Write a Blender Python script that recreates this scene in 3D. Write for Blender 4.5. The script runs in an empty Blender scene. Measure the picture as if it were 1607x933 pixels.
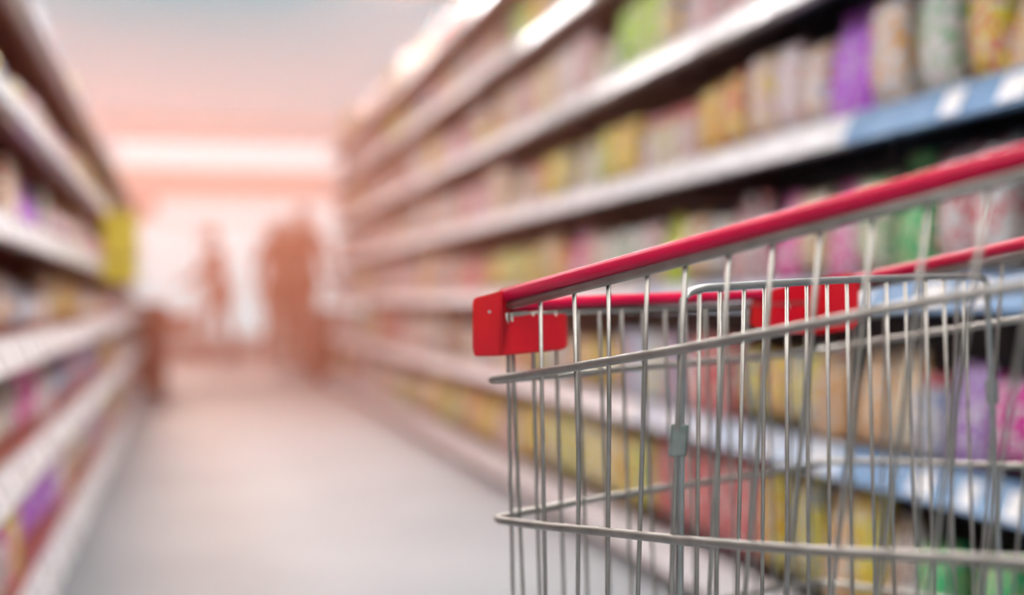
import bpy, bmesh, math, random
from mathutils import Vector, Matrix
random.seed(7)
C = bpy.context.scene.collection
scn = bpy.context.scene
W, H = 1607, 933

# ------------------------------------------------------------ camera
TH = math.radians(12.95)
PITCH = 0.0016
CAMZ = 0.80
LENS = 50.0
FPX = LENS / 36.0 * W
cam_d = bpy.data.cameras.new('camera')
cam = bpy.data.objects.new('camera', cam_d)
C.objects.link(cam)
cam.location = (0, 0, CAMZ)
cam.rotation_euler = (math.pi / 2 + PITCH, 0, -TH)
cam_d.lens = LENS
cam_d.sensor_width = 36.0
cam_d.clip_start = 0.02
cam_d.dof.use_dof = True
cam_d.dof.focus_distance = 1.13
cam_d.dof.aperture_fstop = 1.95
scn.camera = cam

# ------------------------------------------------------------ world, sun, exposure
world = bpy.data.worlds.new('world')
scn.world = world
world.use_nodes = True
bg = world.node_tree.nodes['Background']
bg.inputs[0].default_value = (0.38, 0.84, 0.99, 1)
bg.inputs[1].default_value = 0.64
sun_d = bpy.data.lights.new('sun', 'SUN')
sun = bpy.data.objects.new('sun', sun_d)
C.objects.link(sun)
sun_d.energy = 2.75
sun_d.color = (1.0, 0.74, 0.62)
sun_d.angle = math.radians(10)
sun.location = (0, 30, 20)
sun.rotation_euler = Vector((0.06, -0.925, -0.375)).to_track_quat('-Z', 'Y').to_euler()
scn.view_settings.view_transform = 'Standard'
scn.view_settings.look = 'None'
scn.view_settings.exposure = 0.0
scn.view_settings.gamma = 1.0
scn.view_settings.use_curve_mapping = False
scn.cycles.use_denoising = True
scn.cycles.max_bounces = 6
scn.cycles.diffuse_bounces = 3
scn.cycles.glossy_bounces = 3
scn.cycles.volume_bounces = 1
scn.cycles.sample_clamp_indirect = 4.0
scn.cycles.caustics_reflective = False
scn.cycles.caustics_refractive = False

FILL_LAMP = 19.0        # radiance of the added fill lamps above the racks, out of view
HAZE_DENSITY = 0.031

# ------------------------------------------------------------ materials
def mat(name, col, rough=0.5, metal=0.0, emit=None, estr=0.0, coat=0.0, spec=0.5):
    m = bpy.data.materials.new(name)
    m.use_nodes = True
    b = m.node_tree.nodes['Principled BSDF']
    b.inputs['Base Color'].default_value = (*col, 1)
    b.inputs['Roughness'].default_value = rough
    b.inputs['Metallic'].default_value = metal
    b.inputs['Specular IOR Level'].default_value = spec
    b.inputs['Coat Weight'].default_value = coat
    if emit:
        b.inputs['Emission Color'].default_value = (*emit, 1)
        b.inputs['Emission Strength'].default_value = estr
    return m

def mottle(m, c1, c2, scale=8.0, detail=3.0, lo=0.35, hi=0.65):
    nt = m.node_tree
    b = nt.nodes['Principled BSDF']
    tc = nt.nodes.new('ShaderNodeTexCoord')
    n = nt.nodes.new('ShaderNodeTexNoise')
    n.inputs['Scale'].default_value = scale
    n.inputs['Detail'].default_value = detail
    r = nt.nodes.new('ShaderNodeValToRGB')
    r.color_ramp.elements[0].position = lo
    r.color_ramp.elements[0].color = (*c1, 1)
    r.color_ramp.elements[1].position = hi
    r.color_ramp.elements[1].color = (*c2, 1)
    nt.links.new(tc.outputs['Object'], n.inputs['Vector'])
    nt.links.new(n.outputs['Fac'], r.inputs['Fac'])
    nt.links.new(r.outputs['Color'], b.inputs['Base Color'])
    return m

def printed(name, base, art, accent, rough):
    """a printed pack: base colour, a blotch of artwork and a few accent patches"""
    m = mat(name, base, rough, 0.0, coat=0.3)
    nt = m.node_tree
    b = nt.nodes['Principled BSDF']
    tc = nt.nodes.new('ShaderNodeTexCoord')
    oi = nt.nodes.new('ShaderNodeObjectInfo')
    ad = nt.nodes.new('ShaderNodeVectorMath'); ad.operation = 'ADD'
    sc = nt.nodes.new('ShaderNodeMath'); sc.operation = 'MULTIPLY'; sc.inputs[1].default_value = 37.0
    nt.links.new(oi.outputs['Random'], sc.inputs[0])
    nt.links.new(tc.outputs['Object'], ad.inputs[0])
    nt.links.new(sc.outputs[0], ad.inputs[1])
    v = nt.nodes.new('ShaderNodeTexVoronoi'); v.inputs['Scale'].default_value = 15.0
    n = nt.nodes.new('ShaderNodeTexNoise'); n.inputs['Scale'].default_value = 11.0; n.inputs['Detail'].default_value = 1.5
    nt.links.new(ad.outputs[0], v.inputs['Vector']); nt.links.new(ad.outputs[0], n.inputs['Vector'])
    r1 = nt.nodes.new('ShaderNodeValToRGB')
    r1.color_ramp.elements[0].position = 0.52; r1.color_ramp.elements[0].color = (0, 0, 0, 1)
    r1.color_ramp.elements[1].position = 0.58; r1.color_ramp.elements[1].color = (1, 1, 1, 1)
    r2 = nt.nodes.new('ShaderNodeValToRGB')
    r2.color_ramp.elements[0].position = 0.66; r2.color_ramp.elements[0].color = (0, 0, 0, 1)
    r2.color_ramp.elements[1].position = 0.72; r2.color_ramp.elements[1].color = (1, 1, 1, 1)
    nt.links.new(n.outputs['Fac'], r1.inputs['Fac'])
    se = nt.nodes.new('ShaderNodeSeparateColor')
    nt.links.new(v.outputs['Color'], se.inputs[0]); nt.links.new(se.outputs[0], r2.inputs['Fac'])
    m1 = nt.nodes.new('ShaderNodeMix'); m1.data_type = 'RGBA'
    m1.inputs[6].default_value = (*base, 1); m1.inputs[7].default_value = (*art, 1)
    nt.links.new(r1.outputs['Color'], m1.inputs[0])
    m2 = nt.nodes.new('ShaderNodeMix'); m2.data_type = 'RGBA'
    m2.inputs[7].default_value = (*accent, 1)
    ar = nt.nodes.new('ShaderNodeValToRGB'); ar.color_ramp.interpolation = 'CONSTANT'
    cols = [accent] * 8 if max(base) - min(base) > .45 and base[0] < .87 and base[1] < .5 else [accent, (.86, .70, .03), (.74, .06, .10), accent, (.10, .46, .14), (.86, .40, .05), (.12, .26, .62), (.90, .90, .92)]
    while len(ar.color_ramp.elements) < len(cols): ar.color_ramp.elements.new(.99)
    for q, cc in enumerate(cols):
        ar.color_ramp.elements[q].position = q / len(cols); ar.color_ramp.elements[q].color = (*cc, 1)
    fr = nt.nodes.new('ShaderNodeMath'); fr.operation = 'FRACT'
    s2 = nt.nodes.new('ShaderNodeMath'); s2.operation = 'MULTIPLY'; s2.inputs[1].default_value = 91.0
    nt.links.new(oi.outputs['Random'], s2.inputs[0]); nt.links.new(s2.outputs[0], fr.inputs[0])
    nt.links.new(fr.outputs[0], ar.inputs['Fac']); nt.links.new(ar.outputs['Color'], m2.inputs[7])
    nt.links.new(r2.outputs['Color'], m2.inputs[0]); nt.links.new(m1.outputs[2], m2.inputs[6])
    nt.links.new(m2.outputs[2], b.inputs['Base Color'])
    if rough < .35:      # crinkled glossy film
        b.inputs['Coat Weight'].default_value = 1.0; b.inputs['Coat Roughness'].default_value = .04; b.inputs['Metallic'].default_value = .12
        n2 = nt.nodes.new('ShaderNodeTexNoise'); n2.inputs['Scale'].default_value = 22.0; n2.inputs['Detail'].default_value = 1.0
        bp = nt.nodes.new('ShaderNodeBump'); bp.inputs['Strength'].default_value = .55; bp.inputs['Distance'].default_value = .02
        nt.links.new(ad.outputs[0], n2.inputs['Vector']); nt.links.new(n2.outputs['Fac'], bp.inputs['Height'])
        nt.links.new(bp.outputs[0], b.inputs['Normal']); nt.links.new(bp.outputs[0], b.inputs['Coat Normal'])
    return m

M = {}
M['floor'] = mottle(mat('floor_tile', (0.72, 0.72, 0.73), 0.62, spec=.1), (0.225, 0.26, 0.285), (0.265, 0.30, 0.325), 1.3, 2)
M['white'] = mottle(mat('white_paint', (0.8, 0.8, 0.8), 0.6), (0.78, 0.78, 0.78), (0.84, 0.84, 0.83), 2.0)
M['cream'] = mottle(mat('cream_paint', (0.8, 0.78, 0.68), 0.6), (0.80, 0.84, 0.84), (0.86, 0.88, 0.86), 0.6)
M['navy'] = mottle(mat('dark_navy_steel', (0.02, 0.025, 0.04), 0.45), (0.014, 0.018, 0.032), (0.024, 0.028, 0.045), 5)
M['rail_white'] = mottle(mat('white_price_rail', (0.75, 0.76, 0.8), 0.22), (0.84, 0.85, 0.89), (0.90, 0.91, 0.94), 9)
M['rail_blue'] = mottle(mat('blue_price_rail', (0.16, 0.32, 0.55), 0.25), (0.13, 0.28, 0.50), (0.2, 0.37, 0.6), 9)
M['rail_pale'] = mottle(mat('pale_blue_price_rail', (0.5, 0.62, 0.78), 0.22), (0.48, 0.60, 0.76), (0.55, 0.67, 0.82), 9)
M['flare_steel'] = mottle(mat('flare_tinted_steel', (0.13, 0.03, 0.02), 0.45), (0.22, 0.045, 0.025), (0.28, 0.06, 0.034), 5)  # warm flare over the left rack's gaps painted into the steel colour
M['ticket'] = mottle(mat('paper_ticket', (0.85, 0.85, 0.87), 0.3), (0.82, 0.82, 0.84), (0.9, 0.9, 0.92), 30)
M['wire'] = mottle(mat('zinc_wire', (0.5, 0.5, 0.48), 0.40, 0.90), (0.36, 0.34, 0.31), (0.46, 0.435, 0.40), 40)
M['wire_dark'] = mottle(mat('satin_zinc', (0.3, 0.32, 0.32), 0.4, 0.8), (0.40, 0.41, 0.40), (0.48, 0.49, 0.48), 40)
M['clip'] = mottle(mat('clip_steel', (0.25, 0.28, 0.27), 0.45, 0.7), (0.2, 0.24, 0.23), (0.3, 0.33, 0.32), 60)
M['red'] = mottle(mat('red_plastic_sleeve', (0.60, 0.004, 0.05), 0.30, spec=.35), (0.58, 0.003, 0.05), (0.66, 0.005, 0.06), 12)
M['red2'] = mottle(mat('red_plastic_guard', (0.55, 0.012, 0.02), 0.42, spec=.35), (0.62, 0.008, 0.024), (0.70, 0.014, 0.016), 14)
M['screw'] = mat('steel_screw', (0.6, 0.6, 0.6), 0.3, 0.9)
M['strip'] = mottle(mat('grey_pvc_strip', (0.36, 0.35, 0.32), 0.45), (0.33, 0.32, 0.30), (0.40, 0.39, 0.35), 20)
M['rubber'] = mottle(mat('grey_rubber', (0.06, 0.06, 0.065), 0.7), (0.05, 0.05, 0.05), (0.08, 0.08, 0.08), 30)
M['maroon'] = mottle(mat('haze_maroon_plastic', (0.26, 0.03, 0.02), 0.5), (0.08, 0.006, 0.004), (0.12, 0.010, 0.008), 8)  # orange of the far haze painted into the bins and trolley
M['yellow'] = mottle(mat('yellow_card', (0.75, 0.62, 0.05), 0.5), (0.72, 0.58, 0.04), (0.8, 0.68, 0.08), 6)
M['lamp'] = mat('fill_lamp_diffuser', (0.8, 0.8, 0.8), 0.5, emit=(1.0, 0.97, 0.95), estr=FILL_LAMP)
M['fill_strong'] = mat('strong_fill_diffuser', (0.8, 0.8, 0.8), 0.5, emit=(1.0, 0.97, 0.95), estr=FILL_LAMP * 2.5)  # stronger fill row, added to brighten the left rack
M['lamp_far'] = mat('far_lamp_diffuser', (0.8, 0.8, 0.8), 0.5, emit=(0.55, 0.90, 1.0), estr=1.0)
M['skin'] = mottle(mat('skin', (0.5, 0.28, 0.2), 0.5), (0.46, 0.25, 0.17), (0.54, 0.31, 0.22), 20)
M['hair'] = mottle(mat('dark_hair', (0.02, 0.014, 0.012), 0.5), (0.015, 0.010, 0.008), (0.03, 0.02, 0.016), 60)
M['cloth_haze_rust'] = mottle(mat('haze_rust_cloth', (0.45, 0.09, 0.04), 0.8), (0.26, 0.03, 0.012), (0.32, 0.04, 0.016), 25)  # haze-orange of the far silhouettes painted into the cloth
M['cloth_haze_brick'] = mottle(mat('haze_brick_cloth', (0.42, 0.12, 0.08), 0.8), (0.26, 0.05, 0.03), (0.32, 0.07, 0.04), 25)  # silhouette tint from the haze put into this cloth too
M['shoe'] = mottle(mat('shoe_leather', (0.02, 0.015, 0.012), 0.5), (0.015, 0.012, 0.01), (0.03, 0.02, 0.018), 30)
M['glass'] = mat('window_glass', (0.9, 0.93, 0.95), 0.05, emit=(0.50, 0.90, 1.0), estr=1.0)  # glow put into the panes for bright daylight behind them

# ------------------------------------------------------------ helpers
def meshobj(name, bm, m, parent=None, smooth=False, origin=None):
    me = bpy.data.meshes.new(name)
    if origin is not None:
        bmesh.ops.translate(bm, verts=bm.verts, vec=-Vector(origin))
    if smooth:
        for f in bm.faces: f.smooth = True
    bm.normal_update()
    bm.to_mesh(me); bm.free()
    for k in (m if isinstance(m, (list, tuple)) else [m]): me.materials.append(k)
    o = bpy.data.objects.new(name, me)
    C.objects.link(o)
    if parent is not None:
        o.parent = parent
        if origin is None: pass
    return o

def thing(name, label, cat, loc=(0, 0, 0), group=None):
    o = bpy.data.objects.new(name, None)
    C.objects.link(o)
    o.location = loc
    o.empty_display_size = 0.1
    o['label'] = label; o['category'] = cat
    if group: o['group'] = group
    return o

def tag(o, label, cat, group=None):
    o['label'] = label; o['category'] = cat
    if group: o['group'] = group
    return o

def struct(name, bm, m):
    o = meshobj(name, bm, m)
    o['kind'] = 'structure'
    return o

def add_box(bm, x0, x1, y0, y1, z0, z1, mi=0):
    vs = [bm.verts.new((x, y, z)) for x in (x0, x1) for y in (y0, y1) for z in (z0, z1)]
    for q in ((0, 1, 3, 2), (4, 6, 7, 5), (0, 4, 5, 1), (2, 3, 7, 6), (0, 2, 6, 4), (1, 5, 7, 3)):
        f = bm.faces.new([vs[i] for i in q]); f.material_index = mi
    return vs

def add_tube(bm, pts, r, n=10, closed=False, rv=None):
    """sweep a circle (or an ellipse: r sideways, rv along 'up') along pts"""
    pts = [Vector(p) for p in pts]
    rings = []
    N = len(pts)
    for i, p in enumerate(pts):
        if closed:
            t = pts[(i + 1) % N] - pts[(i - 1) % N]
        else:
            t = pts[min(i + 1, N - 1)] - pts[max(i - 1, 0)]
        t.normalize()
        up = Vector((0, 0, 1)) if abs(t.z) < 0.9 else Vector((0.3, 1, 0)).normalized()
        s = t.cross(up).normalized(); u = s.cross(t).normalized()
        rr = r[i] if isinstance(r, (list, tuple)) else r
        ru = rv if rv else rr
        rings.append([bm.verts.new(p + s * rr * math.cos(a) + u * ru * math.sin(a))
                      for a in [2 * math.pi * k / n for k in range(n)]])
    for i in range(N if closed else N - 1):
        a, b = rings[i], rings[(i + 1) % N]
        for k in range(n):
            f = bm.faces.new((a[k], a[(k + 1) % n], b[(k + 1) % n], b[k])); f.smooth = True
    if not closed:
        bm.faces.new(rings[0][::-1]); bm.faces.new(rings[-1])

def smooth_path(pts, rad=0.02, seg=6):
    """round the corners of a polyline"""
    pts = [Vector(p) for p in pts]
    out = [pts[0]]
    for i in range(1, len(pts) - 1):
        a, b, c = pts[i - 1], pts[i], pts[i + 1]
        d1 = (a - b); d2 = (c - b)
        r1 = min(rad, d1.length * 0.45); r2 = min(rad, d2.length * 0.45)
        p1 = b + d1.normalized() * r1; p2 = b + d2.normalized() * r2
        for k in range(seg + 1):
            t = k / seg
            out.append(p1 * (1 - t) ** 2 + b * 2 * t * (1 - t) + p2 * t ** 2)
    out.append(pts[-1])
    return out

def lathe(bm, prof, n=16, c=(0, 0, 0), mi=0, cap=True):
    rings = []
    for (r, z) in prof:
        rings.append([bm.verts.new((c[0] + r * math.cos(2 * math.pi * k / n), c[1] + r * math.sin(2 * math.pi * k / n), c[2] + z)) for k in range(n)])
    for a, b in zip(rings, rings[1:]):
        for k in range(n):
            f = bm.faces.new((a[k], a[(k + 1) % n], b[(k + 1) % n], b[k])); f.smooth = True; f.material_index = mi
    if cap:
        bm.faces.new(rings[0][::-1]).material_index = mi; bm.faces.new(rings[-1]).material_index = mi

def proj_x(X, Y):
    """image column of a point of the aisle (used to choose which pack goes where)"""
    xc = X * math.cos(TH) - Y * math.sin(TH); zc = X * math.sin(TH) + Y * math.cos(TH)
    return W / 2 + FPX * xc / zc

FWD = Vector((math.sin(TH), math.cos(TH), 0)); RGT = Vector((math.cos(TH), -math.sin(TH), 0))
def floor_at(px, z):
    """a floor spot at depth z (metres) seen in image column px"""
    p = FWD * z + RGT * ((px - W / 2) / FPX * z)
    return Vector((p.x, p.y, 0))

# ------------------------------------------------------------ setting
XR, XL = 1.31, -0.35
YW = 27.0
bm = bmesh.new(); add_box(bm, -6, 7, -3, YW + .2, -0.1, 0); struct('floor', bm, M['floor'])
bm = bmesh.new(); add_box(bm, -6, 7, -3, 10.1, 3.0, 3.1); struct('ceiling', bm, M['white'])  # stops short: roof left open beyond to let sky and sun in
bm = bmesh.new(); add_box(bm, -6, -5.9, -3, YW, 0, 3.35); struct('wall_left', bm, M['white'])
bm = bmesh.new(); add_box(bm, 6.9, 7, -3, YW, 0, 3.35); struct('wall_right', bm, M['white'])
bm = bmesh.new(); add_box(bm, -6, 7, -3.1, -3, 0, 3.0); struct('wall_back', bm, M['white'])
# far wall with two window openings
def wall_with_holes(name, x0, x1, z0, z1, y, holes, m):
    bm = bmesh.new()
    xs = sorted({x0, x1, *[h[0] for h in holes], *[h[1] for h in holes]})
    zs = sorted({z0, z1, *[h[2] for h in holes], *[h[3] for h in holes]})
    for a, b in zip(xs, xs[1:]):
        for c, d in zip(zs, zs[1:]):
            cx, cz = (a + b) / 2, (c + d) / 2
            if any(h[0] < cx < h[1] and h[2] < cz < h[3] for h in holes): continue
            add_box(bm, a, b, y, y + .2, c, d)
    return struct(name, bm, m)
holes = [(-1.0, 1.55, 0.1, 2.3), (2.4, 3.6, 0.1, 2.6)]
wall_with_holes('wall_far', -6, 7, 0, 3.0, YW, holes, M['cream'])
for i, (a, b, c, d) in enumerate(holes):
    bm = bmesh.new()
    for (x0, x1, z0, z1) in ((a, b, c, c + .06), (a, b, d - .06, d), (a, a + .06, c + .06, d - .06), (b - .06, b, c + .06, d - .06),
                             ((a + b) / 2 - .03, (a + b) / 2 + .03, c + .06, d - .06)):
        add_box(bm, x0, x1, YW + .05, YW + .13, z0, z1)
    w = struct('window_%d' % (i + 1), bm, M['white'])
    bm = bmesh.new(); add_box(bm, a + .06, b - .06, YW + .08, YW + .1, c + .06, d - .06)
    meshobj('window_pane', bm, M['glass'], w)

# unseen fill lamps, added to brighten the racks and aisle
ORD = ['', 'first', 'second', 'third', 'fourth', 'fifth', 'sixth', 'seventh', 'eighth', 'ninth', 'tenth', 'eleventh', 'twelfth', 'thirteenth',
       'fourteenth', 'fifteenth', 'sixteenth', 'seventeenth', 'eighteenth', 'nineteenth']
TENS = {2: 'twent', 3: 'thirt', 4: 'fort', 5: 'fift', 6: 'sixt', 7: 'sevent', 8: 'eight'}
def ordinal(n):
    if n < 20: return ORD[n]
    t, u = divmod(n, 10)
    return TENS[t] + 'ieth' if u == 0 else TENS[t] + 'y-' + ORD[u]

k = 0
for y in (-0.6, 1.6, 3.8, 6.0, 8.2):
    for x in (-1.9, -0.95, 1.25):
        k += 1
        t = thing('added_fill_lamp', 'unseen added fill lamp %s, %s from the back wall' % ({-1.9: 'well behind the left rack', -.95: 'just behind the left rack', 1.25: 'over the right rack front'}[x], ORD[(k + 2) // 3]), 'fill lamp', (x, y, 2.9), 'added fill lamps over the racks and aisle')
        bm = bmesh.new(); add_box(bm, -.14, .14, -.75, .75, .03, .1); meshobj('lamp_housing', bm, M['white'], t)
        bm = bmesh.new(); add_box(bm, -.12, .12, -.72, .72, 0.0, .03); meshobj('diffuser', bm, M['lamp'] if x < 0 else M['fill_strong'], t)
# pendant light bars beyond the racks
for j, (z, h, x0, x1) in enumerate(((20.0, 2.92, 190, 590), (24.5, 2.45, 250, 520))):
    a = floor_at(x0, z); b = floor_at(x1, z)
    cpt = (a + b) / 2
    t = thing('pendant_light', 'long white light bar hanging beyond the racks, %s of two' % ('nearer and wider' if j == 0 else 'farther and lower'), 'light', (cpt.x, cpt.y, h), 'light bars beyond the racks')
    L = (b - a).length / 2
    bm = bmesh.new(); add_box(bm, -L, L, -.12, .12, .05, .12); meshobj('lamp_housing', bm, M['white'], t)
    bm = bmesh.new(); add_box(bm, -L, L, -.12, .12, -.26, .05); meshobj('diffuser', bm, M['lamp_far'], t)
    bm = bmesh.new()
    for s in (-.8, .8): add_tube(bm, [(L * s, 0, .11), (L * s, 0, 3.25 - h if j == 0 else 2.96 - h)], .012, 6)
    meshobj('suspension_rod', bm, M['white'], t)

for n_, (y, z0, z1) in enumerate(((20.32, 3.1, 3.34), (24.0, 2.85, 3.05))):
    yy = floor_at(390, 20.0 if n_ == 0 else 24.5).y
    bm = bmesh.new(); add_box(bm, -5.9, 6.9, yy - .04, yy + .04, z1 - .1, z1); struct('beam_%d' % (n_ + 1), bm, M['cream'])

# ------------------------------------------------------------ shelving units
def shelving_unit(side, idx, y0, y1, levels, top, blue):
    """side +1: right rack (front at XR), -1: left rack (front at XL)"""
    xf = XR if side > 0 else XL
    depth = 0.40
    steel = M['navy'] if side > 0 else M['flare_steel']
    xb = xf + side * depth
    nm = 'right' if side > 0 else 'left'
    t = thing('shelving_unit', '%s shelving unit full of packs, %s bay from near end, %s rack' % ('dark navy' if side > 0 else 'flare-tinted red-brown', ORD[idx], nm), 'shelving unit',
              ((xf + xb) / 2, (y0 + y1) / 2, 0), 'bays of the %s rack' % nm)
    cx, cy = (xf + xb) / 2, (y0 + y1) / 2
    def bx(bm, a, b, c, d, e, f):
        add_box(bm, min(a, b) - cx, max(a, b) - cx, c - cy, d - cy, e, f)
    bm = bmesh.new(); bx(bm, xb - side * .02, xb, y0, y1, 0, top); meshobj('back_panel', bm, steel, t)
    for yy in (y0, y1 - .03):
        bm = bmesh.new()
        bx(bm, xb - side * .06, xb - side * .02, yy, yy + .03, 0, top)
        meshobj('upright', bm, steel, t)
    # kick plinth and deck
    bm = bmesh.new(); bx(bm, xf + side * .05, xf + side * .07, y0, y1, 0, .07); meshobj('kick_plate', bm, steel, t)
    for li, z in enumerate(levels):
        bm = bmesh.new()
        bx(bm, xf + side * .008, xb - side * .02, y0 + .002, y1 - .002, z - .022, z)
        bx(bm, xf + side * .008, xf + side * .03, y0 + .002, y1 - .002, z - .05, z - .022)
        if li > 0:
            for yy in (y0 + .03, y1 - .05):
                bx(bm, xf + side * .10, xb - side * .06, yy, yy + .012, z - .075, z - .022)
        sh = meshobj('shelf', bm, steel, t)
        # tilted price rail with lips
        bm = bmesh.new()
        h = .058 if li > 0 else .085
        prof = [(0.008, 0.004), (-0.004, 0.004), (-0.006, -0.004), (-0.028, -h + .006), (-0.031, -h), (0.008, -h)]
        A = [bm.verts.new((xf + side * p[0] - cx, y0 + .002 - cy, z + p[1])) for p in prof]
        B = [bm.verts.new((xf + side * p[0] - cx, y1 - .002 - cy, z + p[1])) for p in prof]
        for k in range(6): bm.faces.new((A[k], A[(k + 1) % 6], B[(k + 1) % 6], B[k]))
        bm.faces.new(A); bm.faces.new(B[::-1])
        bmesh.ops.recalc_face_normals(bm, faces=bm.faces)
        pr = meshobj('price_rail', bm, M['rail_blue'] if blue == 2 and li < 5 else M['rail_pale'] if blue == 1 and li in (1, 2) else M['rail_white'], sh)
        if y0 < 7:
            yy = y0 + .06 + random.random() * .1
            while yy < y1 - .1:
                wd = random.choice((.05, .06, .08))
                bm = bmesh.new()
                vs = [bm.verts.new((xf - side * dx - cx, q - cy, z + dz)) for (dx, q, dz) in
                      ((.010, yy, -.007), (.010, yy + wd, -.007), (.030, yy + wd, -h + .008), (.030, yy, -h + .008))]
                vs2 = [bm.verts.new(v.co + Vector((side * .002, 0, 0))) for v in vs]
                bm.faces.new(vs); bm.faces.new(vs2[::-1])
                for k in range(4): bm.faces.new((vs[k], vs[(k + 1) % 4], vs2[(k + 1) % 4], vs2[k]))
                bmesh.ops.recalc_face_normals(bm, faces=bm.faces)
                meshobj('price_ticket', bm, M['ticket'], sh)
                yy += random.choice((.14, .2, .28, .4))
    return t

R_LEV = [0.14, 0.50, 0.84, 1.17, 1.50, 1.84, 2.16]
L_LEV = [0.14, 0.46, 0.72, 0.97, 1.22, 1.47]
RY0, RB, RN = 1.30, 1.333, 9
LY0, LB, LN = 1.20, 1.35, 8
for i in range(RN): shelving_unit(1, i + 1, RY0 + RB * i, RY0 + RB * (i + 1), R_LEV, 2.45, 2 - i)
for i in range(LN): shelving_unit(-1, i + 1, LY0 + LB * i, LY0 + LB * (i + 1), L_LEV, 1.72, False)

# ------------------------------------------------------------ packs
PAL = {  # colour word: base, artwork, accent
    'white': ((.88, .88, .90), (.80, .74, .74), (.70, .16, .20)),
    'pale pink': ((.88, .62, .66), (.88, .86, .88), (.74, .18, .26)),
    'cream': ((.88, .80, .58), (.88, .86, .80), (.74, .40, .08)),
    'yellow': ((.90, .74, .005), (.90, .88, .62), (.74, .30, .03)),
    'gold': ((.88, .58, .01), (.90, .84, .56), (.50, .16, .03)),
    'orange': ((.86, .36, .03), (.90, .80, .62), (.82, .78, .70)),
    'red': ((.68, .01, .03), (.80, .16, .18), (.86, .78, .72)),
    'magenta': ((.85, .003, .38), (.88, .06, .48), (.88, .80, .86)),
    'violet': ((.50, .003, .85), (.60, .01, .90), (.70, .50, .86)),
    'lilac': ((.50, .34, .76), (.88, .84, .90), (.34, .08, .54)),
    'lime': ((.46, .86, .003), (.60, .90, .02), (.78, .84, .50)),
    'green': ((.003, .46, .13), (.01, .60, .20), (.66, .74, .36)),
    'blue': ((.03, .16, .56), (.20, .42, .76), (.82, .84, .88)),
    'pale blue': ((.44, .64, .86), (.80, .86, .90), (.16, .34, .68)),
    'brown': ((.20, .07, .04), (.46, .26, .10), (.78, .62, .30)),
}
LINE = {}
def pack_mat(c, rough):
    key = (c, rough)
    if key not in LINE: LINE[key] = printed('printed_%s_%d' % (c.replace(' ', '_'), int(rough * 100)), *PAL[c], rough)
    return LINE[key]

def bag_mesh(m, rnd):
    """pillow bag standing up: crimped top and bottom seams, bulging middle, size 1 x .35 x 1"""
    bm = bmesh.new()
    nx, nz = 8, 10
    def P(i, j, s):
        u = i / nx * 2 - 1; v = j / nz * 2 - 1
        b = max(0, (1 - abs(u) ** 3)) * max(0, (1 - abs(v) ** 4)) ** .7
        wr = 1 + .06 * math.sin(9 * u + rnd) * math.cos(7 * v + 2 * rnd)
        return (s * .17 * b * wr + .012 * s, u * .5 * (1 - .06 * (1 - abs(v) ** 2)), .5 + v * .5)
    for s in (-1, 1):
        g = [[bm.verts.new(P(i, j, s)) for j in range(nz + 1)] for i in range(nx + 1)]
        for i in range(nx):
            for j in range(nz):
                q = (g[i][j], g[i + 1][j], g[i + 1][j + 1], g[i][j + 1])
                f = bm.faces.new(q if s > 0 else q[::-1]); f.smooth = True
    bmesh.ops.remove_doubles(bm, verts=bm.verts, dist=.0005)
    # close the rim
    bmesh.ops.holes_fill(bm, edges=[e for e in bm.edges if e.is_boundary], sides=0)
    es = [e for e in bm.edges if e.is_boundary]
    if es: bmesh.ops.bridge_loops(bm, edges=es)
    bmesh.ops.recalc_face_normals(bm, faces=bm.faces)
    me = bpy.data.meshes.new('bag'); bm.to_mesh(me); bm.free(); me.materials.append(m); return me

def pouch_mesh(m, rnd):
    """stand-up pouch: oval foot, flat sealed top"""
    bm = bmesh.new()
    n = 16; lv = [(0, 1, .9), (.04, 1, 1), (.3, 1, .95), (.6, .97, .7), (.85, .94, .25), (.92, .94, .05), (1, .94, .05)]
    rings = []
    for z, w_, d in lv:
        rings.append([bm.verts.new((.20 * d * math.sin(a) * (1 + .05 * math.sin(3 * a + rnd)), .5 * w_ * math.copysign(abs(math.cos(a)) ** .7, math.cos(a)), z))
                      for a in [2 * math.pi * k / n for k in range(n)]])
    for a, b in zip(rings, rings[1:]):
        for k in range(n):
            f = bm.faces.new((a[k], a[(k + 1) % n], b[(k + 1) % n], b[k])); f.smooth = True
    bm.faces.new(rings[0]); bm.faces.new(rings[-1])
    bmesh.ops.recalc_face_normals(bm, faces=bm.faces)
    me = bpy.data.meshes.new('pouch'); bm.to_mesh(me); bm.free(); me.materials.append(m); return me

def carton_mesh(m, rnd):
    bm = bmesh.new()
    add_box(bm, -.2, .2, -.5, .5, 0, 1)
    bmesh.ops.bevel(bm, geom=list(bm.edges), offset=.012, segments=2, affect='EDGES')
    # top flap seam
    add_box(bm, -.2, .2, -.497, .497, 1.0, 1.006)
    me = bpy.data.meshes.new('carton'); bm.to_mesh(me); bm.free(); me.materials.append(m); return me

def jar_meshes(m, m2):
    bm = bmesh.new()
    lathe(bm, [(.40, 0), (.47, .03), (.48, .10), (.48, .68), (.44, .78), (.34, .84), (.34, .88)], 20)
    me = bpy.data.meshes.new('jar'); bm.to_mesh(me); bm.free(); me.materials.append(m)
    bm = bmesh.new()
    lathe(bm, [(.37, .86), (.38, .88), (.38, .98), (.36, 1.0)], 20)
    l = bpy.data.meshes.new('lid'); bm.to_mesh(l); bm.free(); l.materials.append(m2)
    return me, l

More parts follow.
